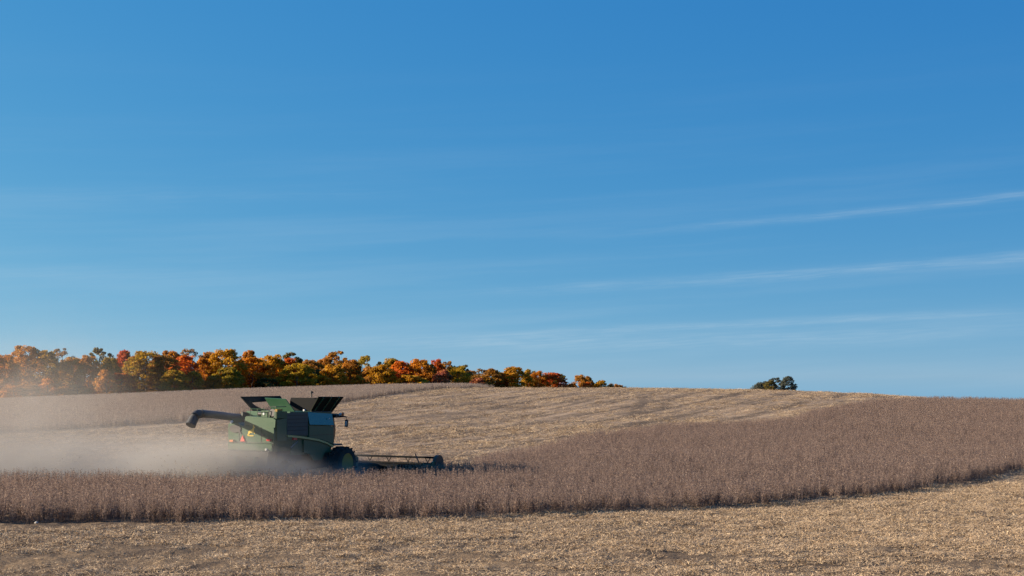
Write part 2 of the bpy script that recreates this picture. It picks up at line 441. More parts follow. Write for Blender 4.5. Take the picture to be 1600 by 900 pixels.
def passes(x, y):
    a = x * math.cos(R(20)) - y * math.sin(R(20)) + 5 * np.sin(y * .021 + 1) + 2 * np.sin(x * .06 + .5)
    return np.sin(a * 2 * math.pi / 6.4 + 1.3 + 2.6 * vnoise(x, y, .12, 31))
def off_track(x, y):
    k = np.zeros(x.shape)
    for tr_ in tracks:
        q = np.array([at_pixel(*p) for p in tr_])
        for (x0, y0), (x1, y1) in zip(q, q[1:]):
            t_ = np.clip(((x - x0) * (x1 - x0) + (y - y0) * (y1 - y0)) / ((x1 - x0) ** 2 + (y1 - y0) ** 2 + 1e-6), 0, 1)
            k = np.maximum(k, np.exp(-(np.hypot(x - x0 - t_ * (x1 - x0), y - y0 - t_ * (y1 - y0)) / 1.2) ** 2))
    return rng.random(x.shape) > k * .55
on_hill = lambda x, y: off_track(x, y) & (rng.random(x.shape) < np.clip(.85 - .28 * passes(x, y) - .15 * (passes(x, y) > .85), .2, 1))
x2_, y2_ = rand_points(-60, 60, 70, 150, 5.5, lambda x, y: not_crop(x, y) & (np.abs(x) < .42 * y) & patchy(x, y, .1, .8) & on_hill(x, y))
x3_, y3_ = rand_points(-80, 70, 150, 300, 2.6, lambda x, y: not_crop(x, y) & (np.abs(x) < .40 * y) & (x > -.30 * y) & patchy(x, y, .1, .8) & on_hill(x, y))
place('straw_litter', straw_variants, x1_, y1_, sm, 'pale chopped straw lying on the foreground stubble', .7, 1.35, .12, -.005)
place('straw_litter', straw_variants, np.concatenate([x2_, x3_]), np.concatenate([y2_, y3_]), sm, 'straw tufts scattered over the harvested hill behind the combine', 1.0, 1.8, .2, -.005)

bm = bmesh.new(); bmesh.ops.create_icosphere(bm, subdivisions=2, radius=.075)
for v in bm.verts: v.co *= 1 + .35 * (vnoise(np.array([v.co.x * 9 + 3]), np.array([v.co.y * 9 + v.co.z * 7]), 1.0, 51)[0]); v.co.z *= .7
stm, nt, b = new_mat('pale_stone'); nt.links.new(mix(nt, noise(nt, None, 18.0, 4), (.36, .34, .30), (.50, .47, .42)), b.inputs['Base Color']); b.inputs['Roughness'].default_value = .9
me = bpy.data.meshes.new('stone'); bm.to_mesh(me); bm.free(); me.materials.append(stm)
sx_, sy_ = at_pixel(57, 822); tag(link('stone', me, None, (sx_, sy_, float(gz(sx_, sy_)) + .05)), 'small pale stone at the foot of the crop near the left edge', 'stone')
# ------------------------------------------------------------------ trees
def leaf_mat(name, A, B, C=None):
    m, nt, b = new_mat(name)
    tcn = nt.nodes.new('ShaderNodeTexCoord'); oi = nt.nodes.new('ShaderNodeObjectInfo')
    add = nt.nodes.new('ShaderNodeVectorMath'); add.operation = 'ADD'
    nt.links.new(tcn.outputs['Object'], add.inputs[0])
    rx = E(nt, oi.outputs['Random'])
    nt.links.new(vec(nt, rx * 37.0, rx * 11.0, rx * 23.0), add.inputs[1])
    n1 = noise(nt, add.outputs[0], .30, 3, .6); t = attr(nt, 'tone')
    c = mix(nt, (n1 + (t - .5) * .16).ramp(.40, .60), A, B)
    c = mix(nt, t.ramp(.25, 1.0, 0, .6), c, C or tuple(min(1, v * 1.5) for v in B))
    c = mix(nt, t.ramp(.35, 0.0, 0, .45), c, tuple(v * .75 for v in A))
    nt.links.new(c, b.inputs['Base Color']); b.inputs['Roughness'].default_value = .6; b.inputs['Specular IOR Level'].default_value = .2
    tr = nt.nodes.new('ShaderNodeBsdfTranslucent'); nt.links.new(c, tr.inputs[0])
    ms = nt.nodes.new('ShaderNodeMixShader'); ms.inputs[0].default_value = .55
    nt.links.new(b.outputs[0], ms.inputs[1]); nt.links.new(tr.outputs[0], ms.inputs[2]); nt.links.new(ms.outputs[0], nt.nodes['Material Output'].inputs[0])
    return m
LM = {
 'orange': leaf_mat('orange_leaves', (.42, .140, .010), (.50, .205, .014)),
 'flame':  leaf_mat('flame_leaves', (.50, .088, .010), (.52, .155, .012)),
 'red':    leaf_mat('red_leaves', (.46, .070, .016), (.48, .125, .014)),
 'gold':   leaf_mat('gold_leaves', (.40, .180, .010), (.46, .240, .016)),
 'yellow': leaf_mat('yellow_leaves', (.34, .205, .012), (.40, .250, .018)),
 'olive':  leaf_mat('olive_leaves', (.26, .185, .016), (.40, .215, .014)),
 'green':  leaf_mat('green_leaves', (.18, .155, .022), (.32, .205, .016)),
 'dark':   leaf_mat('dark_green_leaves', (.085, .080, .024), (.15, .105, .022)),
 'rust':   leaf_mat('rust_leaves', (.33, .135, .018), (.44, .175, .014)),
 'brown':  leaf_mat('brown_leaves', (.27, .130, .026), (.37, .165, .018)),
 'grey':   leaf_mat('grey_brown_leaves', (.20, .125, .060), (.27, .150, .055)),
 'pink':   leaf_mat('pinkish_leaves', (.33, .095, .055), (.32, .120, .040)),
 'tan':    leaf_mat('tan_leaves', (.38, .195, .040), (.40, .165, .018)),
 'blue':   leaf_mat('blue_green_leaves', (.055, .070, .062), (.10, .105, .075)),
}
bark, nt, b = new_mat('bark')
nt.links.new(mix(nt, noise(nt, None, 5.0, 4), (.06, .047, .036), (.16, .13, .10)), b.inputs['Base Color']); b.inputs['Roughness'].default_value = .9

def limb(vs_, fs_, pts, rad, k=6):
    """tapered tube through points"""
    base = len(vs_)
    for i, (p, r) in enumerate(zip(pts, rad)):
        d = (pts[min(i + 1, len(pts) - 1)] - pts[max(i - 1, 0)]).normalized()
        a = d.orthogonal().normalized(); c = d.cross(a)
        for j in range(k):
            t = 2 * math.pi * j / k; vs_.append(p + (a * math.cos(t) + c * math.sin(t)) * r)
    for i in range(len(pts) - 1):
        for j in range(k):
            q = base + i * k; fs_.append((q + j, q + (j + 1) % k, q + k + (j + 1) % k, q + k + j))
def make_trunk(seed, limbs=7, twigs=0):
    r = random.Random(seed); vs_, fs_ = [], []
    H = 13.0; pts = [Vector((0, 0, -1.2)), Vector((0, 0, 0)), Vector((r.uniform(-.2, .2), r.uniform(-.2, .2), 4)), Vector((r.uniform(-.4, .4), r.uniform(-.4, .4), 8)), Vector((r.uniform(-.6, .6), 0, H - 1.5))]
    limb(vs_, fs_, pts, (.42, .34, .26, .17, .05), 7)
    for i in range(limbs):
        z = r.uniform(2.6, 8.5); a = r.uniform(0, 6.28); L_ = r.uniform(2.2, 3.8)
        p0 = Vector((0, 0, z)); d = Vector((math.cos(a), math.sin(a), 0))
        p1 = p0 + d * L_ * .5 + Vector((0, 0, L_ * .35)); p2 = p0 + d * L_ + Vector((0, 0, L_ * .95))
        limb(vs_, fs_, [p0, p1, p2], (.13, .09, .03), 5)
        for j in range(twigs):
            q = p1.lerp(p2, r.random()); b_ = r.uniform(0, 6.28)
            limb(vs_, fs_, [q, q + Vector((math.cos(b_), math.sin(b_), r.uniform(.6, 1.8))) * r.uniform(.7, 1.3)], (.035, .012), 3)
    return mesh_np('trunk', vs_, fs_, [bark], True)
def make_crown(seed, nlobe=120, nleaf=74, z0=.0, spread=1.0, lobe=(.8, 1.45), leaf=.20):
    """leaf clumps in an uneven 9 m wide, 13 m tall envelope"""
    r = np.random.default_rng(seed); s = Soup()
    prof_t = np.array([0, .12, .3, .5, .7, .85, 1.0]); prof = np.array([.85, 1.0, 1.05, 1.02, .96, .82, .44]) * r.uniform(.85, 1.12, 7)
    side = r.uniform(.78, 1.15, 8)
    for i in range(nlobe):
        t = (i + r.random()) / nlobe; t = t ** .85; a = r.uniform(0, 6.283)
        k = np.interp(t, prof_t, prof) * np.interp(a, np.linspace(0, 6.283, 9), np.append(side, side[0])) * spread
        rr = 3.7 * k * math.sqrt(r.uniform(.42, 1.0)); lr = r.uniform(*lobe) * (1.0 - .30 * t); rr *= 1.0 - .28 * max(0.0, (t - .82) / .18)
        c = np.array([math.cos(a) * rr, math.sin(a) * rr, 13 * (z0 + (1 - z0) * t) - lr * .5])
        tone = r.uniform(.2, .8)
        d = r.normal(0, 1, (nleaf, 3)); d /= np.linalg.norm(d, axis=1, keepdims=True); d[:, 2] = np.abs(d[:, 2]) * np.where(r.random(nleaf) < .72, 1, -1)
        P = c + d * lr * r.uniform(.5, 1.18, (nleaf, 1)) * np.array([1, 1, .78])
        nrm = d + r.normal(0, .55, d.shape); u = np.cross(nrm, r.normal(0, 1, d.shape)); u /= np.linalg.norm(u, axis=1, keepdims=True)
        sd = np.cross(nrm, u); ln = leaf * r.uniform(.6, 1.25, (nleaf, 1))
        s.add(*strip_quads(P - u * ln, P + u * ln, ln * .62, ln * .35, sd), np.repeat(np.clip(tone + r.normal(0, .22, nleaf), 0, 1), 4))
    v, f, t = s.out(); me = mesh_np('crown', v, f)
    a = me.attributes.new('tone', 'FLOAT', 'POINT'); a.data.foreach_set('value', t.astype(np.float32))
    me.materials.append(LM['gold']); return me
CROWN = {'d': [make_crown(100 + i) for i in range(9)],
         's': [make_crown(200 + i, 70, 42, .20, 1.0, (.5, 1.0), .16) for i in range(4)],
         'l': [make_crown(300 + i, 60, 56, .15, 1.0, (.6, 1.25), .22) for i in range(4)],
         'b': [make_crown(400 + i, 70, 66, .0, 1.05, (1.0, 1.9), .32) for i in range(4)]}
TRUNK = {'d': [make_trunk(i) for i in range(3)], 's': [make_trunk(10 + i, 9, 5) for i in range(2)], 'l': [make_trunk(20 + i, 9, 3) for i in range(2)], 'b': [make_trunk(30, 5)]}
GTREE = 'autumn trees along the far edge of the field'
tree_no = [0]
def tree(px, wpx, top, kind, mat, label, layer=0, name='autumn_tree', cat='tree', group=GTREE, base=None):
    """stands at photograph column px; layer > 0 is further back"""
    i = tree_no[0]; tree_no[0] += 1; rr = random.Random(i * 7 + 3)
    d = base or (462 + 195 * max(px, 0) / 980 + layer * 11 + rr.uniform(-2, 2))
    x = (px - 800) / F * d; z = float(ground_z(x, d)); ztop = CAM_H + (588 - top) * d / F
    h = max(ztop - z, 1.5); wd = wpx / F * d
    root = link(name, None, None, (x, d, z)); root.empty_display_size = 1
    tag(root, label, cat, group); rot = rr.uniform(0, 6.28)
    t = link('trunk', rr.choice(TRUNK[kind]), root); t.scale = (max(wd / 9, .3) * .95, max(wd / 9, .3) * .95, h / 13.4); t.rotation_euler.z = rot
    ms_ = CROWN[kind]; c = link('crown', ms_[i % len(ms_)], root); c.scale = (wd / 5.7, wd / 5.7, h / 13.5); c.rotation_euler.z = rot
    c.material_slots[0].link = 'OBJECT'; c.material_slots[0].material = LM[mat]
    return root
T = [
 # px, width, top, kind, colour, label, layer
 (-38, 44, 545, 'd', 'orange', 'orange tree cut by the left picture edge, partly out of frame', 0),
 (6, 38, 552, 'd', 'orange', 'hazy orange tree at the left picture edge behind the dust', 0),
 (40, 46, 537, 'd', 'tan', 'tall tan brown tree with the highest crown in the dusty left end', 1),
 (74, 34, 545, 'd', 'olive', 'olive gold tree right of the tall tan one, dimmed by dust', 1),
 (97, 42, 541, 's', 'grey', 'nearly bare grey tree with twigs showing above the dusty left group', 2),
 (112, 32, 556, 'd', 'gold', 'dusty gold tree in front of the bare grey twiggy one', 0),
 (156, 34, 541, 'l', 'dark', 'dark layered tree rising above the tree line left of the red crown', 2),
 (138, 34, 553, 'd', 'tan', 'tan orange tree just below the dark layered crown', 0),
 (172, 30, 556, 'd', 'olive', 'dim olive tree between the dark layered crown and the red crown', 0),
 (74, 20, 590, 'b', 'orange', 'small bright orange tree at the foot of the dusty left group', -2),
 (100, 24, 597, 'b', 'tan', 'low tan tree at the field edge in the dusty left group', -2),
 (140, 16, 605, 'b', 'flame', 'tiny flame orange shrub at the field edge in the dust', -2),
 (166, 26, 577, 'b', 'tan', 'low tan gold tree at the field edge left of the olive giant', -2),
 (22, 24, 602, 'b', 'rust', 'low rust coloured shrub at the field edge by the left picture edge', -2),
 (122, 26, 600, 'b', 'brown', 'low brown shrub beside the tiny flame orange one', -2),
 (50, 22, 600, 'b', 'brown', 'low brown shrub left of the small bright orange tree', -2),
 (196, 30, 545, 'd', 'red', 'bright red crown between the dusty trees and the olive giant', 1),
 (189, 28, 581, 'b', 'flame', 'low flame orange tree under the bright red crown', -1),
 (228, 50, 546, 'd', 'olive', 'broad olive yellow tree right of the bright red crown', 0),
 (256, 38, 552, 'd', 'brown', 'brown tree right of the broad olive yellow one', -.5),
 (266, 32, 545, 'd', 'rust', 'rust coloured crown showing behind the brown tree', 1.6),
 (294, 40, 542, 's', 'grey', 'bare twiggy grey tree above the bright orange crown', 2.2),
 (290, 36, 553, 'd', 'flame', 'bright orange crown below the bare twiggy grey tree', 0),
 (272, 32, 577, 'b', 'olive', 'low olive tree below the brown and orange crowns', -1.4),
 (300, 30, 579, 'b', 'gold', 'low golden tree under the bright orange crown', -1.5),
 (318, 28, 557, 'd', 'orange', 'narrow orange tree left of the tall gold olive one', .3),
 (327, 32, 547, 'd', 'rust', 'dark rust crown behind the narrow orange tree', 1.8),
 (352, 48, 543, 'd', 'gold', 'tall gold olive tree above the end of the unloading auger', 0),
 (357, 40, 573, 'b', 'green', 'low grey green tree under the tall gold olive one', -1.4),
 (334, 24, 585, 'b', 'rust', 'small rust shrub left of the low grey green tree', -1.6),
 (389, 28, 545, 'd', 'rust', 'round dark rust crown poking up right of the tall gold olive tree', 1.8),
 (394, 52, 556, 'd', 'orange', 'broad orange gold tree left of the dark gap in the tree line', 0),
 (426, 42, 552, 'd', 'gold', 'gold tree with a shaded right side above the combine tank', .4),
 (418, 34, 590, 'b', 'dark', 'low dark green shrub standing in for the shade above the combine tank', -1),  # dark leaves stand in for shadow low in the tree line
 (455, 38, 548, 'l', 'dark', 'sparse dark green crown standing behind the red orange tree', 2.2),
 (452, 34, 557, 'd', 'flame', 'red orange tree in front of the sparse dark crown', .4),
 (464, 46, 566, 'd', 'yellow', 'broad yellow tree at the field edge below the red orange crown', -1),
 (486, 32, 560, 'd', 'brown', 'shaded brown tree right of the broad yellow one', .6),
 (495, 26, 576, 'b', 'dark', 'low dark tree standing in for the shade left of the gold yellow one', 0),  # shading between the crowns, built as a dark tree
 (508, 38, 558, 'd', 'rust', 'rust gold tree left of the tall open brown crown', 1.2),
 (527, 42, 546, 'l', 'brown', 'tall brown crown with open branches, highest above the tank covers', 2),
 (521, 38, 568, 'd', 'gold', 'gold yellow tree below the tall open brown crown', -1),
 (549, 34, 560, 'd', 'rust', 'brown orange tree between the two open crowns', .8),
 (560, 22, 585, 'b', 'orange', 'small orange tree at the field edge below the brown orange one', -1.5),
 (575, 34, 553, 'l', 'green', 'dark olive crown with sky showing through it', 2),
 (580, 34, 571, 'd', 'tan', 'tan gold tree below the dark olive crown', -.2),
 (596, 34, 568, 'd', 'gold', 'golden tree left of the large red orange one', -.6),
 (613, 30, 557, 'd', 'olive', 'dark olive crown behind the golden tree and the large red orange one', 1.6),
 (628, 40, 562, 'd', 'flame', 'large red orange tree right of the golden one', 0),
 (640, 40, 584, 'b', 'gold', 'low golden tree under the large red orange one', -1.6),
 (655, 40, 559, 'd', 'orange', 'wide orange brown crown right of the large red orange one', .8),
 (670, 28, 566, 'd', 'rust', 'brown gold tree left of the crimson crown', 0),
 (682, 26, 559, 'd', 'red', 'crimson crown standing above its neighbours near the crop corner', 1),
 (698, 28, 562, 'l', 'brown', 'sparse dark brown crown right of the crimson one', 2),
 (692, 26, 577, 'b', 'pink', 'low pinkish orange tree under the crimson crown', -1),
 (715, 34, 570, 'd', 'yellow', 'bright yellow tree right of the crimson crown', 0),
 (724, 26, 568, 'l', 'dark', 'dark crown just behind the bright yellow tree', 1.6),
 (748, 42, 574, 's', 'grey', 'grey brown nearly leafless tree right of the bright yellow one', 1),
 (750, 44, 584, 'd', 'brown', 'dim brown tree under the nearly leafless grey one', .4),
 (746, 22, 589, 'b', 'pink', 'small pink red shrub below the nearly leafless grey tree', -1.4),
 (769, 34, 574, 'd', 'brown', 'brown tree right of the nearly leafless grey one', .3),
 (784, 18, 581, 'd', 'flame', 'small flame coloured tree beside the gold olive tree near the hill', .2),
 (804, 42, 571, 'd', 'gold', 'gold olive tree at the point where the crop strip ends', 0),
 (828, 22, 575, 'd', 'olive', 'olive tree right of the gold olive one near the hill', .8),
 (841, 24, 578, 'd', 'orange', 'orange tree left of the last tall red rust tree', .2),
 (864, 40, 580, 'd', 'red', 'red rust tree with an arching crown, last of the closed tree line', .2),
 (872, 34, 582, 'l', 'dark', 'dark branchy crown arching over the red rust tree', 1.4),
 (890, 16, 598, 'b', 'brown', 'small brown shrub in the gap before the lone round tree', 0),
 (906, 24, 584, 'd', 'tan', 'round golden brown tree standing right of the gap', 0),
 (919, 18, 586, 'd', 'brown', 'dark brown tree joined to the round golden one', .6),
 (918, 18, 596, 'b', 'flame', 'bright red orange shrub at the hill edge', -1),
 (937, 24, 593, 'b', 'gold', 'low golden tree right of the bright red orange shrub', 0),
 (953, 16, 599, 'b', 'brown', 'small brown shrub right of the low golden tree', 0),
 (966, 18, 599, 'b', 'tan', 'last tawny shrub of the tree line on the hill', 0),
 (976, 12, 602, 's', 'grey', 'thin grey twigs at the right tip of the tree line', 0),
 # half hidden ones filling the gaps behind
 (24, 40, 556, 'd', 'rust', 'rust tree half hidden behind the hazy orange one at the left edge', 3),
 (60, 40, 557, 'd', 'tan', 'tan tree half hidden behind the tall tan one in the dust', 3),
 (125, 44, 558, 'd', 'rust', 'rust tree half hidden left of the dark layered crown', 3),
 (181, 40, 558, 'd', 'brown', 'brown tree half hidden behind the bright red crown', 3),
 (214, 40, 554, 'd', 'rust', 'rust tree half hidden behind the broad olive yellow one', 3),
 (277, 40, 554, 'd', 'brown', 'brown tree half hidden behind the bright orange crown', 3),
 (338, 40, 556, 'd', 'olive', 'olive tree half hidden left of the tall gold olive one', 3),
 (408, 44, 560, 'd', 'olive', 'olive tree half hidden between the broad orange gold and gold trees', 3),
 (440, 36, 562, 'd', 'brown', 'brown tree half hidden behind the red orange one', 3),
 (480, 44, 567, 'd', 'rust', 'rust tree half hidden behind the shaded brown one', 3),
 (540, 44, 564, 'd', 'olive', 'olive tree half hidden right of the tall open brown crown', 3),
 (600, 40, 568, 'd', 'brown', 'brown tree half hidden behind the golden one', 3),
 (645, 40, 570, 'd', 'olive', 'olive tree half hidden behind the large red orange one', 3),
 (706, 36, 574, 'd', 'olive', 'olive tree half hidden between the dark brown and bright yellow crowns', 3),
 (735, 36, 577, 'd', 'brown', 'brown tree half hidden right of the bright yellow one', 3),
 (786, 40, 580, 'd', 'olive', 'olive tree half hidden behind the small flame coloured tree', 3),
 (852, 36, 586, 'd', 'brown', 'brown tree half hidden behind the last orange one', 2),
]
for p in T: tree(*p)
GH = 'lone clump of trees on the hill'
tree(1192, 30, 597, 'b', 'blue', 'low dark bush at the left of the lone clump on the hill', 0, 'bush', 'bush', GH, 352)
tree(1211, 26, 588.5, 'l', 'blue', 'middle tree of the lone clump on the hill, with grey branches', 0, 'hill_tree', 'tree', GH, 356)
tree(1203, 18, 594, 'b', 'dark', 'dark green shrub between the bush and the middle hill tree', 0, 'bush', 'bush', GH, 350)
tree(1231, 20, 586.5, 'd', 'blue', 'right hand tree of the lone clump on the hill, the densest', 0, 'hill_tree', 'tree', GH, 352)
# ------------------------------------------------------------------ combine harvester
def paint(name, col, rough=.35, coat=.4, metal=0.0, dirt=.35, dirtc=(.30, .24, .17)):
    m, nt, b = new_mat(name)
    tcn = nt.nodes.new('ShaderNodeTexCoord')
    n1 = noise(nt, tcn.outputs['Object'], 1.6, 6, .65); n2 = noise(nt, tcn.outputs['Object'], 14.0, 4, .7)
    d = (n1 * .7 + n2 * .4).ramp(.48, .80, min(.04, dirt * .3), dirt)
    nt.links.new(mix(nt, d, col, dirtc), b.inputs['Base Color'])
    nt.links.new((d * 1.2 + rough).min(.95).k, b.inputs['Roughness'])
    b.inputs['Coat Weight'].default_value = coat; b.inputs['Coat Roughness'].default_value = .12; b.inputs['Metallic'].default_value = metal
    return m
GREEN = paint('green_paint', (.006, .056, .015), .45, .15, 0, .12, (.16, .15, .08)); DGREEN = paint('dark_green_paint', (.016, .082, .038), .4, .12, 0, .10)
DGREEN.node_tree.nodes['Principled BSDF'].inputs['Specular IOR Level'].default_value = .4
GLOSS = paint('glossy_green_paint', (.012, .070, .045), .15, 1.0, 0, .04)
GLOSS.node_tree.nodes['Principled BSDF'].inputs['Coat IOR'].default_value = 1.65; GLOSS.node_tree.nodes['Principled BSDF'].inputs['Coat Roughness'].default_value = .2
BLACK = paint('black_plastic', (.012, .012, .013), .5, .1, 0, .12); RUBBER = paint('tyre_rubber', (.013, .013, .014), .85, 0, 0, .3, (.10, .085, .06))
YEL = paint('yellow_paint', (.34, .19, .010), .55, .05, 0, .3); STEEL = paint('bare_steel', (.22, .22, .22), .4, 0, .8, .3)
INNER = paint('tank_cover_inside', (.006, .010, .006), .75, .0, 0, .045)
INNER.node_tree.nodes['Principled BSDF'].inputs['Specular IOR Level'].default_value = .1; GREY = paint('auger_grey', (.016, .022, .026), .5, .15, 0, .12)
JET = paint('jet_black', (.003, .0035, .004), .8, .0, 0, .012); JET.node_tree.nodes['Principled BSDF'].inputs['Specular IOR Level'].default_value = .12  # near-black: shade put into the front cover's colour; the header uses it too
def plain(name, col, rough=.4, emit=None):
    m, nt, b = new_mat(name)
    tcn = nt.nodes.new('ShaderNodeTexCoord')
    nt.links.new(mix(nt, noise(nt, tcn.outputs['Object'], 9.0, 4).ramp(.4, .8, 0, .3), col, tuple(v * .6 for v in col)), b.inputs['Base Color'])
    b.inputs['Roughness'].default_value = rough; return m
REDL = plain('red_lens', (.55, .03, .03), .25); ORL = plain('orange_lens', (.70, .22, .08), .25); SMV = plain('orange_red_sign', (.85, .10, .05), .5)
SMVB = plain('dark_red_border', (.40, .03, .03), .4); WHITE = plain('white_lens', (.6, .6, .58), .15); STRIPE = plain('pale_yellow_decal', (.42, .38, .14), .35)
EMB = plain('yellow_decal', (.62, .42, .05), .4); GRILL = paint('screen_mesh', (.050, .058, .050), .6, 0, 0, .15)
GLASS, nt, b = new_mat('cab_glass'); b.inputs['Base Color'].default_value = (.02, .03, .03, 1); b.inputs['Roughness'].default_value = .05
b.inputs['Coat Weight'].default_value = .5
nt.links.new(mix(nt, noise(nt, None, 3.0, 3), (.015, .022, .022), (.03, .04, .04)), b.inputs['Base Color'])

combine = link('combine_harvester', None, None, (OX, OY, float(ground_z(OX, OY))))
combine.rotation_euler.z = -PSI
tag(combine, 'green combine harvester with raised grain tank covers, its rear auger out, raising dust', 'combine')

def part(name, bm, mat, parent=combine, bevel=0.0, smooth=False):
    if bevel:
        ed = [e for e in bm.edges if len(e.link_faces) == 2 and e.calc_face_angle(0) > .5]
        bmesh.ops.bevel(bm, geom=ed, offset=bevel, segments=2, affect='EDGES', clamp_overlap=True)
    bmesh.ops.recalc_face_normals(bm, faces=bm.faces)
    me = bpy.data.meshes.new(name); bm.to_mesh(me); bm.free(); me.materials.append(mat)
    if smooth: me.polygons.foreach_set('use_smooth', [True] * len(me.polygons)); me.set_sharp_from_angle(angle=R(38))
    return link(name, me, parent)
def prism(outline, a0, a1, axis='x', bm=None, taper=None):
    """outline of 2D points swept along an axis; for x the outline is (y,z), for y it is (x,z)"""
    bm = bm or bmesh.new()
    def mk(p, a): return (a, p[0], p[1]) if axis == 'x' else ((p[0], a, p[1]) if axis == 'y' else (p[0], p[1], a))
    A = [bm.verts.new(mk(p, a0)) for p in outline]; B = [bm.verts.new(mk(p, a1)) for p in (taper or outline)]
    n = len(A)
    bm.faces.new(A); bm.faces.new(B[::-1])
    for i in range(n): bm.faces.new((A[i], A[(i + 1) % n], B[(i + 1) % n], B[i]))
    return bm
def box(x0, x1, y0, y1, z0, z1, bm=None): return prism([(y0, z0), (y1, z0), (y1, z1), (y0, z1)], x0, x1, 'x', bm)
def tube(pts, rad, k=12, bm=None):
    bm = bm or bmesh.new(); vs_, fs_ = [], []
    pts = [Vector(p) for p in pts]; rad = rad if hasattr(rad, '__len__') else [rad] * len(pts)
    limb(vs_, fs_, pts, rad, k); V = [bm.verts.new(v) for v in vs_]
    for f in fs_: bm.faces.new([V[i] for i in f])
    bm.faces.new(V[:k][::-1]); bm.faces.new(V[-k:]); return bm
def panel(pts, th, bm=None):
    """thin plate with thickness from 3D corner points"""
    bm = bm or bmesh.new(); P = [Vector(p) for p in pts]
    n = (P[1] - P[0]).cross(P[-1] - P[0]).normalized() * th
    A = [bm.verts.new(p) for p in P]; B = [bm.verts.new(p + n) for p in P]; m = len(P)
    bm.faces.new(A); bm.faces.new(B[::-1])
    for i in range(m): bm.faces.new((A[i], A[(i + 1) % m], B[(i + 1) % m], B[i]))
    return bm
def disc(c, r, th, axis, k=28, bm=None):
    a = Vector(axis).normalized() * th / 2; c = Vector(c); return tube([c - a, c + a], r, k, bm)

# --- rear hood: the upper engine hood and the lower tail body
part('engine_hood', prism([(-.52, 2.75), (1.40, 2.75), (1.45, 3.33), (1.30, 3.42), (-.36, 3.50), (-.45, 3.44)], .02, 1.1, 'y'), GREEN, bevel=.04)
tail = part('tail_body', prism([(-1.45, 1.75), (1.40, 1.75), (1.44, 2.35), (1.40, 2.95), (-.60, 3.02), (-.85, 3.17), (-1.40, 3.13), (-1.45, 3.05)], -.06, 1.4, 'y'), GREEN, bevel=.05)
part('tail_lip', prism([(-1.40, 1.80), (1.36, 1.80), (1.36, 2.12), (-1.40, 2.12)], -.16, -.07, 'y', taper=[(-1.42, 1.78), (1.38, 1.78), (1.38, 2.16), (-1.42, 2.16)]), GREEN, bevel=.02)
part('body_core', prism([(1.35, 1.5), (4.9, 1.5), (4.9, 3.55), (1.35, 3.50)], -1.36, 1.36, 'x'), DGREEN)
vent = part('exhaust_duct', prism([(-1.02 + .34 * math.cos(a) * (1.15 if math.cos(a) > 0 else 1), 2.86 + .20 * math.sin(a)) for a in np.linspace(0, 6.283, 18, endpoint=False)], -.075, -.10, 'y'), BLACK)
part('duct_fin', panel([(-.78, -.095, 2.84), (-.66, -.095, 2.74), (-.60, -.095, 2.60), (-.70, -.095, 2.62), (-.82, -.095, 2.72)], .02), BLACK, vent)
part('straw_chopper', prism([(-1.15, .95), (1.15, .95), (1.30, 1.74), (-1.30, 1.74)], -.35, 1.2, 'y'), BLACK, bevel=.04)
for sx in (-1, 1):
    sp_ = part('straw_spreader', disc((sx * .6, -.55, 1.02), .48, .10, (0, 0, 1)), DGREEN)
    part('spreader_bracket', box(sx * .6 - .05, sx * .6 + .05, -.6, -.2, 1.08, 1.5), DGREEN, sp_)
# slow moving vehicle triangle
tri = part('warning_triangle', prism([(-.68, 2.22), (-.34, 2.22), (-.51, 2.56)], -.10, -.085, 'y'), SMVB)
part('triangle_face', prism([(-.63, 2.25), (-.39, 2.25), (-.51, 2.50)], -.112, -.1005, 'y'), SMV, tri)
# leaping animal emblem, a flat decal on the tail panel
DEER = [(0, .10), (.10, .17), (.22, .20), (.36, .22), (.44, .30), (.43, .40), (.48, .34), (.50, .42), (.53, .33), (.60, .29), (.52, .26), (.50, .18), (.52, .12), (.62, .06), (.58, .03), (.46, .09), (.40, .10), (.30, .08), (.20, .08), (.10, .02), (-.04, -.04), (-.06, 0), (.02, .06)]
emb = part('emblem', prism([(-.19 + p[0] * .74, 2.57 + p[1] * 1.25) for p in DEER], -.075, -.068, 'y'), EMB)
part('emblem_bar', prism([(-.20, 2.50), (.16, 2.50), (.16, 2.55), (-.20, 2.55)], -.075, -.068, 'y'), EMB, emb)
for x, z, m, nm in ((-1.16, 2.25, ORL, 'turn_lamp'), (1.16, 2.34, REDL, 'tail_lamp')):
    l_ = part(nm, prism([(x - .11, z - .05), (x + .11, z - .05), (x + .11, z + .05), (x - .11, z + .05)], -.19, -.05, 'y'), m, bevel=.015)
part('work_light', disc((-1.25, -.05, 3.20), .07, .10, (0, 1, 0), 14), WHITE)
part('work_light', disc((1.05, -.20, 1.86), .06, .08, (0, 1, 0), 14), WHITE)
# --- engine deck
part('exhaust_pipe', tube([(.95, .75, 3.40), (.95, .75, 3.58), (.95, .62, 3.66), (.95, .42, 3.68)], [.17, .17, .18, .19], 18), BLACK, smooth=True)
part('pipe_guard', box(1.16, 1.30, .35, .8, 3.42, 3.86), YEL, bevel=.02)
part('engine_cover', box(.20, .72, .5, 1.2, 3.44, 3.78), GREEN, bevel=.05)
part('air_filter', tube([(-.1, .7, 3.60), (.62, .7, 3.60)], .11, 14), BLACK, smooth=True)
part('deck_box', box(1.28, 1.47, .15, .95, 3.40, 3.74), GREEN, bevel=.04)
rl = bmesh.new()
for p in ((-.30, .25), (.15, .25), (.60, .25)): tube([(p[0], p[1], 3.45), (p[0], p[1], 3.86)], .016, 6, rl)
tube([(-.30, .25, 3.86), (.60, .25, 3.86)], .016, 6, rl)
part('deck_rail', rl, GREEN)
part('deck_lamp', disc((.52, .30, 3.62), .06, .08, (0, 1, 0), 12), WHITE)
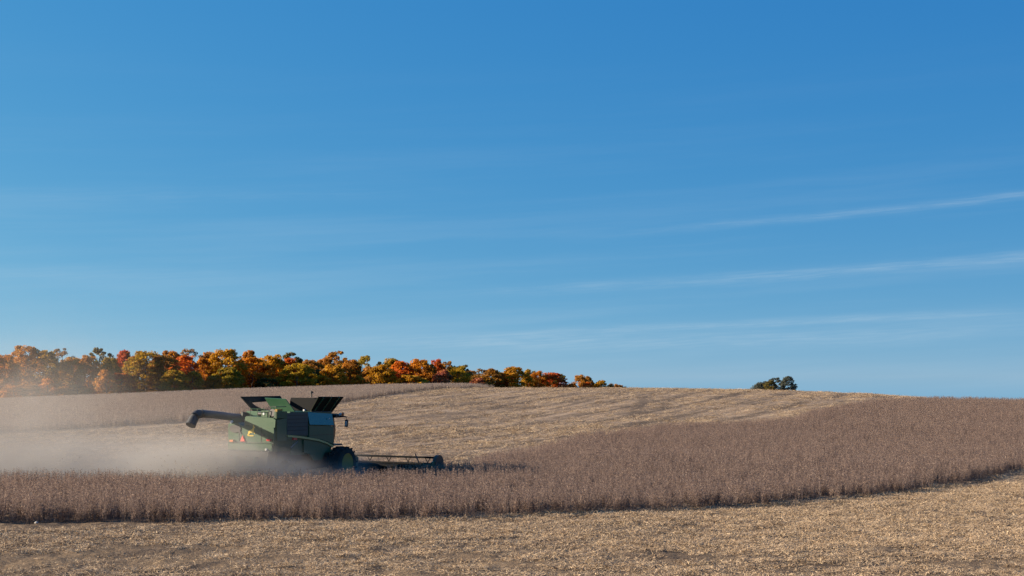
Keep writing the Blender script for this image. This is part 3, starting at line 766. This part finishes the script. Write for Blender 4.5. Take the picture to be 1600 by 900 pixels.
# --- right and left sides
for sx, first in ((1, True), (-1, False)):
    X = lambda v: sx * v
    def side(nm, ol, x0, x1, mat, bev=.025, tp=None):
        return part(nm, prism(ol, X(x0), X(x1), 'x', taper=tp), mat, bevel=bev)
    side('rear_side_panel', [(.12, 2.30), (.92, 2.26), (.92, 3.40), (.12, 3.34)], 1.36, 1.47, DGREEN)
    gp = side('screen_panel', [(.96, 2.58), (2.72, 2.46), (2.72, 3.62), (.96, 3.66)], 1.34, 1.46, GRILL)
    for k in range(5):
        z = 2.75 + k * .19
        part('screen_rib', prism([(1.02, z), (2.66, z - .02 - .0), (2.66, z + .02), (1.02, z + .04)], X(1.461), X(1.472), 'x'), BLACK, gp)
    part('upper_side_panel', panel([(X(1.53), 2.78, 3.02), (X(1.53), 4.92, 2.93), (X(1.39), 4.94, 3.52), (X(1.39), 2.78, 3.66)], -.05 * sx), GLOSS, bevel=.012)
    lp = side('lower_side_panel', [(2.78, 2.36), (3.6, 2.26), (4.4, 2.08), (4.95, 1.90), (4.93, 2.86), (2.78, 2.96)], 1.36, 1.50, DGREEN, .03)
    # pale decal line that curves down towards the front wheel
    st = bmesh.new(); up = [(.96, 2.55), (1.9, 2.47), (2.76, 2.36), (3.6, 2.24), (4.3, 2.07), (4.9, 1.86)]
    prism(up + [(a, b_ - .10) for a, b_ in up[::-1]], X(1.36), X(1.512), 'x', st); part('side_stripe', st, STRIPE)
    side('wheel_skirt', [(2.4, 2.25), (2.78, 2.23), (3.6, 2.12), (4.3, 1.95), (4.85, 1.75), (4.55, 1.74), (4.25, 1.55), (3.95, 1.15), (3.2, 1.15), (2.9, 1.5), (2.4, 1.6)], 1.34, 1.44, DGREEN, .03)
    side('chassis_side', [(.3, 1.15), (2.38, 1.15), (2.38, 2.42), (.9, 2.48), (.3, 2.1)], 1.10, 1.34, BLACK, .03)
    rf = side('side_reflector', [(1.45, 2.28), (1.75, 2.26), (1.75, 2.40), (1.45, 2.42)], 1.34, 1.49, REDL, .0)
    part('side_lamp', disc((X(1.54), 4.5, 3.30), .035, .03, (1, 0, 0), 10), WHITE)
part('panel_strut', tube([(1.5, 1.2, 1.9), (1.52, 1.75, 2.2)], .025, 6), STEEL)
# --- grain tank with open covers
part('grain_tank', prism([(1.3, 3.50), (4.92, 3.48), (4.92, 3.66), (1.3, 3.72)], -1.38, 1.38, 'x'), DGREEN, bevel=.03)
part('rear_tank_cover', panel([(-.05, 1.80, 3.72), (1.36, 1.80, 3.70), (1.02, 1.45, 4.36), (-.30, 1.45, 4.41)], .045), DGREEN)
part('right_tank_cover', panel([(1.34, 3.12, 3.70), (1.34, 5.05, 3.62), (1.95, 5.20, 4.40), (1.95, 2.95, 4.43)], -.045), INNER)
part('front_tank_cover', panel([(-1.25, 4.75, 3.66), (1.25, 4.75, 3.66), (1.35, 5.05, 4.34), (-1.35, 5.05, 4.34)], .045), JET)  # its shade is painted in with the near-black colour
L0, L1 = Vector((-1.32, 1.75, 3.70)), Vector((-1.32, 4.6, 3.68)); T0, T1 = Vector((-1.98, 1.55, 4.42)), Vector((-1.98, 4.9, 4.42))
lq = lambda u, v: tuple((L0 * (1 - u) + L1 * u) * (1 - v) + (T0 * (1 - u) + T1 * u) * v)
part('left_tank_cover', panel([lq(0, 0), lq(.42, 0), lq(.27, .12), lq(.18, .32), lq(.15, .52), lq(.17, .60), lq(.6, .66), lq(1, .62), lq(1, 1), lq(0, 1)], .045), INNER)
an = part('roof_antenna', tube([(.1, 4.9, 4.38), (.1, 4.9, 4.62)], .035, 8), BLACK)
part('antenna_cap', disc((.1, 4.9, 4.66), .10, .09, (0, 0, 1), 14), BLACK, an)
tl_ = part('tank_lamp', disc((1.30, 2.60, 3.76), .05, .08, (0, 1, 0), 12), WHITE)
rc = bpy.data.objects['right_tank_cover']
for yy in (3.35, 4.05, 4.75):
    part('cover_rib', panel([(1.40, yy, 3.70), (1.40, yy + .07, 3.70), (1.97, yy + .09, 4.38), (1.97, yy, 4.38)], -.03), DGREEN, rc)
part('cover_hinge', tube([(1.37, 3.1, 3.69), (1.37, 5.0, 3.62)], .03, 8), BLACK, rc)
# seams and latches between the tail panels
for x in (-.78, .62): part('panel_seam', prism([(x, 2.18), (x + .025, 2.18), (x + .025, 2.96), (x, 2.96)], -.072, -.062, 'y'), BLACK, tail)
part('panel_seam', prism([(-1.42, 2.165), (1.40, 2.165), (1.40, 2.19), (-1.42, 2.19)], -.080, -.064, 'y'), BLACK, tail)
part('door_latch', box(.72, .84, -.10, -.07, 2.55, 2.60), BLACK, tail)
for z in (2.45, 3.0): part('panel_seam', box(1.505, 1.512, 2.80, 4.90, z, z + .018), BLACK, combine)
lad = bmesh.new()
for x in (.78, 1.18): tube([(x, -.22, .75), (x, -.20, 1.78)], .02, 6, lad)
for k in range(4): tube([(.78, -.22, .85 + k * .26), (1.18, -.22, .85 + k * .26)], .018, 6, lad)
part('rear_ladder', lad, STEEL)
hd = bmesh.new()
for x in (.95, 1.40): tube([(x, .12, 3.42), (x, .12, 3.98)], .016, 6, hd)
tube([(.95, .12, 3.98), (1.40, .12, 3.98), (1.44, .9, 3.98)], .016, 6, hd)
part('deck_handrail', hd, BLACK)
# --- unloading auger, folded back along the left side
au = part('unloading_auger', tube([(-1.72, 4.6, 2.95), (-1.70, 2.4, 3.22), (-1.63, -1.0, 3.58), (-1.60, -2.05, 3.66)], [.20, .20, .195, .195], 18), GREY, smooth=True)
part('auger_spout', tube([(-1.60, -2.0, 3.66), (-1.60, -2.15, 3.66), (-1.60, -2.28, 3.62), (-1.60, -2.38, 3.55), (-1.60, -2.47, 3.46), (-1.60, -2.58, 3.32), (-1.60, -2.74, 3.10)], [.195, .205, .22, .225, .23, .235, .25], 18), BLACK, au, smooth=True)
part('spout_collar', tube([(-1.605, -1.92, 3.65), (-1.60, -2.06, 3.665)], .222, 18), BLACK, au)
part('auger_bracket', box(-1.78, -1.42, .55, .75, 2.95, 3.25), DGREEN, au)
part('auger_elbow', tube([(-1.45, 4.7, 2.3), (-1.60, 4.72, 2.7), (-1.72, 4.6, 2.95)], .24, 14), DGREEN, au, smooth=True)
# --- cab
cabp = part('cab', prism([(4.95, 1.95), (6.05, 1.95), (6.20, 2.6), (6.05, 3.30), (4.95, 3.30)], -.78, .74, 'x'), GLASS, bevel=.06)
part('cab_roof', prism([(4.94, 3.31), (6.20, 3.31), (6.35, 3.40), (6.20, 3.50), (4.94, 3.55)], -.92, .90, 'x'), BLACK, cabp, bevel=.03)
part('cab_post', box(.70, .78, 4.96, 5.06, 1.95, 3.30), DGREEN, cabp)
part('roof_visor', prism([(5.55, 3.30), (6.05, 3.30), (6.05, 3.46), (5.55, 3.46)], .92, 1.22, 'x'), BLACK, cabp, bevel=.03)
part('work_light', disc((1.28, 5.85, 3.47), .075, .10, (0, 1, 0), 14), WHITE, cabp)
bc = part('beacon', tube([(1.42, 5.9, 3.40), (1.42, 5.9, 3.50), (1.42, 5.9, 3.58)], [.05, .075, .05], 12), ORL, cabp)
mr = part('mirror', prism([(1.44, 2.80), (1.60, 2.80), (1.62, 3.18), (1.46, 3.18)], 6.02, 6.12, 'y'), BLACK, bevel=.03)
part('mirror_arm', tube([(.95, 6.0, 3.34), (1.36, 6.02, 3.36), (1.54, 6.05, 3.33), (1.55, 6.06, 3.18)], [.05, .045, .03, .025], 8), BLACK, mr)
part('mirror_glass', prism([(1.475, 2.86), (1.58, 2.86), (1.595, 3.12), (1.485, 3.12)], 6.005, 6.018, 'y'), WHITE, mr)
hr = bmesh.new(); tube([(1.0, 5.2, 3.20), (1.36, 5.2, 2.80), (1.34, 5.2, 2.76), (1.05, 5.2, 2.78)], .018, 6, hr); tube([(.98, 5.2, 3.25), (.98, 5.2, 2.0)], .02, 6, hr); tube([(.98, 5.2, 2.45), (1.3, 5.2, 2.45)], .015, 6, hr)
part('cab_handrail', hr, BLACK)
pl_ = part('access_platform', box(.80, 1.48, 5.0, 5.75, 1.84, 1.92), BLACK)
part('platform_step', box(1.15, 1.55, 5.05, 5.45, 1.50, 1.56), STEEL)
part('feeder_house', prism([(5.2, 1.0), (5.2, 1.75), (8.4, 1.05), (8.4, .35)], -.72, .72, 'x'), DGREEN, bevel=.03)
part('belly_pan', prism([(1.6, .62), (5.2, .70), (5.2, 1.52), (1.6, 1.52)], -1.05, 1.05, 'x'), BLACK, bevel=.04)
part('axle', tube([(-1.6, 5.5, .92), (1.6, 5.5, .92)], .16, 10), BLACK)
part('steering_axle', tube([(-1.4, 1.0, .68), (1.4, 1.0, .68)], .11, 10), BLACK)
# --- wheels
def wheel(x, y, r, wd, nlug, sx):
    prof = [(-.5, .62), (-.5, .86), (-.44, .95), (-.2, .985), (.2, .985), (.44, .95), (.5, .86), (.5, .62)]
    k = 40; bm = bmesh.new(); rows_ = []
    for i in range(k):
        a = 2 * math.pi * i / k
        rows_.append([bm.verts.new((x + p * wd, y + math.cos(a) * q * r * .965, r + math.sin(a) * q * r * .965)) for p, q in prof])
    n = len(prof)
    for i in range(k):
        A, B = rows_[i], rows_[(i + 1) % k]
        for j in range(n): bm.faces.new((A[j], A[(j + 1) % n], B[(j + 1) % n], B[j]))
    w_ = part('wheel', bm, RUBBER, smooth=True)
    lg = bmesh.new()
    for i in range(nlug):
        for sgn in (-1, 1):
            a0 = 2 * math.pi * (i + (.5 if sgn > 0 else 0)) / nlug; da = 2 * math.pi / nlug * .62; t = 2 * math.pi / nlug * .20
            def pt(u, aa, rad): return lg.verts.new((x + sgn * u * wd, y + math.cos(aa) * rad, r + math.sin(aa) * rad))
            V = [pt(.02, a0, r * .93), pt(.52, a0 + da, r * .86), pt(.52, a0 + da + t, r * .86), pt(.02, a0 + t, r * .93), pt(.02, a0, r * 1.005), pt(.52, a0 + da, r * .985), pt(.52, a0 + da + t, r * .985), pt(.02, a0 + t, r * 1.005)]
            for q in ((0, 1, 5, 4), (1, 2, 6, 5), (2, 3, 7, 6), (3, 0, 4, 7), (4, 5, 6, 7), (0, 3, 2, 1)): lg.faces.new([V[j] for j in q])
    part('tyre_lugs', lg, RUBBER, w_)
    rm = tube([(x + sx * wd * .46, y, r), (x + sx * wd * .40, y, r), (x + sx * wd * .12, y, r)], [r * .615, r * .60, r * .42], 28)
    disc((x + sx * wd * .14, y, r), r * .22, .10, (1, 0, 0), 18, rm)
    part('rim', rm, YEL, w_)
    part('rim', tube([(x - sx * wd * .44, y, r), (x - sx * wd * .1, y, r)], [r * .615, r * .5], 28), YEL, w_)
    return w_
wheel(1.66, 5.5, .90, .72, 18, 1); wheel(-1.66, 5.5, .90, .72, 18, -1)
wheel(1.42, 1.0, .66, .50, 16, 1); wheel(-1.42, 1.0, .66, .50, 16, -1)
# --- header
HB = combine
part('header_frame', prism([(8.35, .25), (9.3, .18), (9.75, .12), (9.75, .20), (8.75, .46), (8.62, .72), (8.40, .72)], -5.6, 5.55, 'x'), JET)
part('header_beam', tube([(-5.6, 8.42, .62), (5.5, 8.42, .62)], .09, 8), JET)
part('cutter_bar', box(-5.6, 5.55, 9.76, 9.84, .10, .16), STEEL)
reel = part('reel', tube([(-5.4, 9.1, .74), (5.35, 9.1, .74)], .075, 12), JET, smooth=True)
BATS = (90, 200, 270, 340)
for k in range(4):
    a = R(BATS[k]); yb, zb = 9.1 + math.cos(a) * .36, .74 + math.sin(a) * .36
    part('reel_bat', tube([(-5.4, yb, zb), (5.35, yb, zb)], .038 if k else .055, 8), JET, reel)
arm_x = [-4.6, -3.2, -1.8, -.4, 1.0, 2.25, 3.5, 4.75]
for xx in arm_x:
    bm = bmesh.new()
    for k in range(4):
        a = R(BATS[k])
        for dx_ in (-.17, .17): tube([(xx, 9.1 + math.cos(a) * .08, .74 + math.sin(a) * .08), (xx + dx_, 9.1 + math.cos(a) * .35, .74 + math.sin(a) * .35)], .022, 5, bm)
    part('reel_spider', bm, JET, reel)
tn = bmesh.new()
for k in range(1, 4):
    a = R(BATS[k]); yb, zb = 9.1 + math.cos(a) * .36, .74 + math.sin(a) * .36
    for i in range(70):
        xx = -5.3 + i * .152; tube([(xx, yb, zb), (xx, yb - .03, max(zb - .16, .06))], .006, 3, tn)
part('reel_tines', tn, JET, reel)['kind'] = 'stuff'
for sx in (-1, 1):
    ex = 5.48 if sx > 0 else -5.52
    es = part('header_end', prism([(8.3, .10), (9.5, .06), (10.5, .10), (9.9, .42), (9.2, .75), (8.5, .95), (8.3, .9)], ex - .04, ex + .08, 'x'), DGREEN, bevel=.02)
    part('end_shield', disc((ex + .02, 8.95, .84), .42, .20, (1, 0, 0), 30), BLACK, es, bevel=.03)
    part('crop_divider', tube([(ex + .02, 9.6, .22), (ex + .02, 10.3, .14), (ex + .02, 10.9, .08)], [.16, .10, .02], 10), DGREEN, es, smooth=True)
    part('reel_arm', tube([(ex - sx * .05, 9.1, .80), (ex - sx * 1.3, 8.5, .62), (ex - sx * 1.9, 8.42, .60)], .05, 8), DGREEN, es)
    part('marker_lever', tube([(ex - sx * .95, 8.6, .80), (ex - sx * 1.12, 8.6, 1.12), (ex - sx * 1.22, 8.6, 1.34)], [.02, .04, .02], 6), BLACK, es)
# ------------------------------------------------------------------ dust behind the combine
dm = bpy.data.materials.new('dust'); dm.use_nodes = True; nt = dm.node_tree
nt.nodes.remove(nt.nodes['Principled BSDF'])
pv = nt.nodes.new('ShaderNodeVolumePrincipled'); nt.links.new(pv.outputs[0], nt.nodes['Material Output'].inputs['Volume'])
X_, Y_, Z_ = position(nt)
pv.inputs['Color'].default_value = (.56, .535, .50, 1); pv.inputs['Anisotropy'].default_value = .15
big = noise(nt, vec(nt, X_ * .16, Y_ * .16, Z_ * .22), 1.0, 4, .6); sml = noise(nt, vec(nt, X_ * .55, Y_ * .55, Z_ * .75), 1.0, 3, .6)
bil = (big * .65 + sml * .35)
up_ = Z_ - (bil - .5) * 3.8
# the thick roll along the ground, fresh from the chopper and the right wheels
yc = 74.5 + (X_ + 14.0) * .12
g1 = (up_.max(0) / (((X_ * -1.0) - 8.0) * .045 + .62).max(.35).min(1.6)).pow(1.7) * -1.0
d1 = g1.exp() * gauss(Y_ - yc, 4.2) * X_.ramp(-6.6, -10.5, 0, 1) * X_.ramp(-46, -26, .35, 1)
# the thinner cloud drifting up and to the left
hgt = ((X_ * -1.0 - 12.0) * .27 + 1.0).max(.6).min(4.2)
d2 = ((up_.max(0) / hgt).pow(1.6) * -1.0).exp() * gauss(Y_ - 76.0, 7.5) * X_.ramp(-11.5, -18, 0, 1)
# tall veil in front of the woods
d3 = up_.ramp(8.4, 4.4) * gauss(Y_ - 78.0, 9.0) * (X_ + (bil - .5) * 7.0).ramp(-20.5, -26.5, 0, 1)
# fresh dust boiling up beside the right rear wheel, on the near side of the machine
d0 = ((up_.max(0) / ((X_ * -1.0 - 8.5) * .32 + .45).max(.3).min(1.75)).pow(2.0) * -1.0).exp() * gauss(Y_ - 69.2, 1.7) * gauss(X_ + 13.0, 4.6) * X_.ramp(-7.4, -10.0)
den = d0 * bil.ramp(.25, .65, .3, 1.0) * 1.9 + d1 * bil.ramp(.34, .64, .14, 1.0) * .70 + d2 * bil.ramp(.36, .66, .08, 1.0) * .066 + d3 * bil.ramp(.34, .66, .12, 1.0) * .050
nt.links.new(den.k, pv.inputs['Density'])
bm = prism([(66.5, .02), (96, .02), (96, 10.0), (66.5, 10.0)], -64, -5.5, 'x'); bmesh.ops.recalc_face_normals(bm, faces=bm.faces)
me = bpy.data.meshes.new('dust_cloud'); bm.to_mesh(me); bm.free(); me.materials.append(dm)
dm.cycles.volume_step_rate = .12
tag(link('dust_cloud', me), 'cloud of pale chaff dust trailing left behind the combine', None, None, 'stuff')

# chaff and bits of straw thrown up at the machine's tail
r = np.random.default_rng(77); n = 700; s = Soup()
lx = r.normal(0, 1.3, n); ly = -r.gamma(2.0, 1.6, n); hz = np.abs(r.normal(.5, .75, n)) + .25
A = np.array([(*wpt(a, b_), c) for a, b_, c in zip(lx, ly, hz)]); A[:, 2] += ground_z(A[:, 0], A[:, 1])
d = r.normal(0, 1, (n, 3)); d *= r.uniform(.03, .09, (n, 1)) / np.linalg.norm(d, axis=1, keepdims=True)
s.add(*strip_quads(A, A + d, .008, .006, np.cross(d, r.normal(0, 1, (n, 3)))), .5); v, f, t = s.out()
ch = mesh_np('flying_chaff', v, f, [sm]); ta_ = ch.attributes.new('tone', 'FLOAT', 'POINT'); ta_.data.foreach_set('value', t.astype(np.float32))
tag(link('flying_chaff', ch), 'bits of straw flying in the dust behind the combine', None, None, 'stuff')
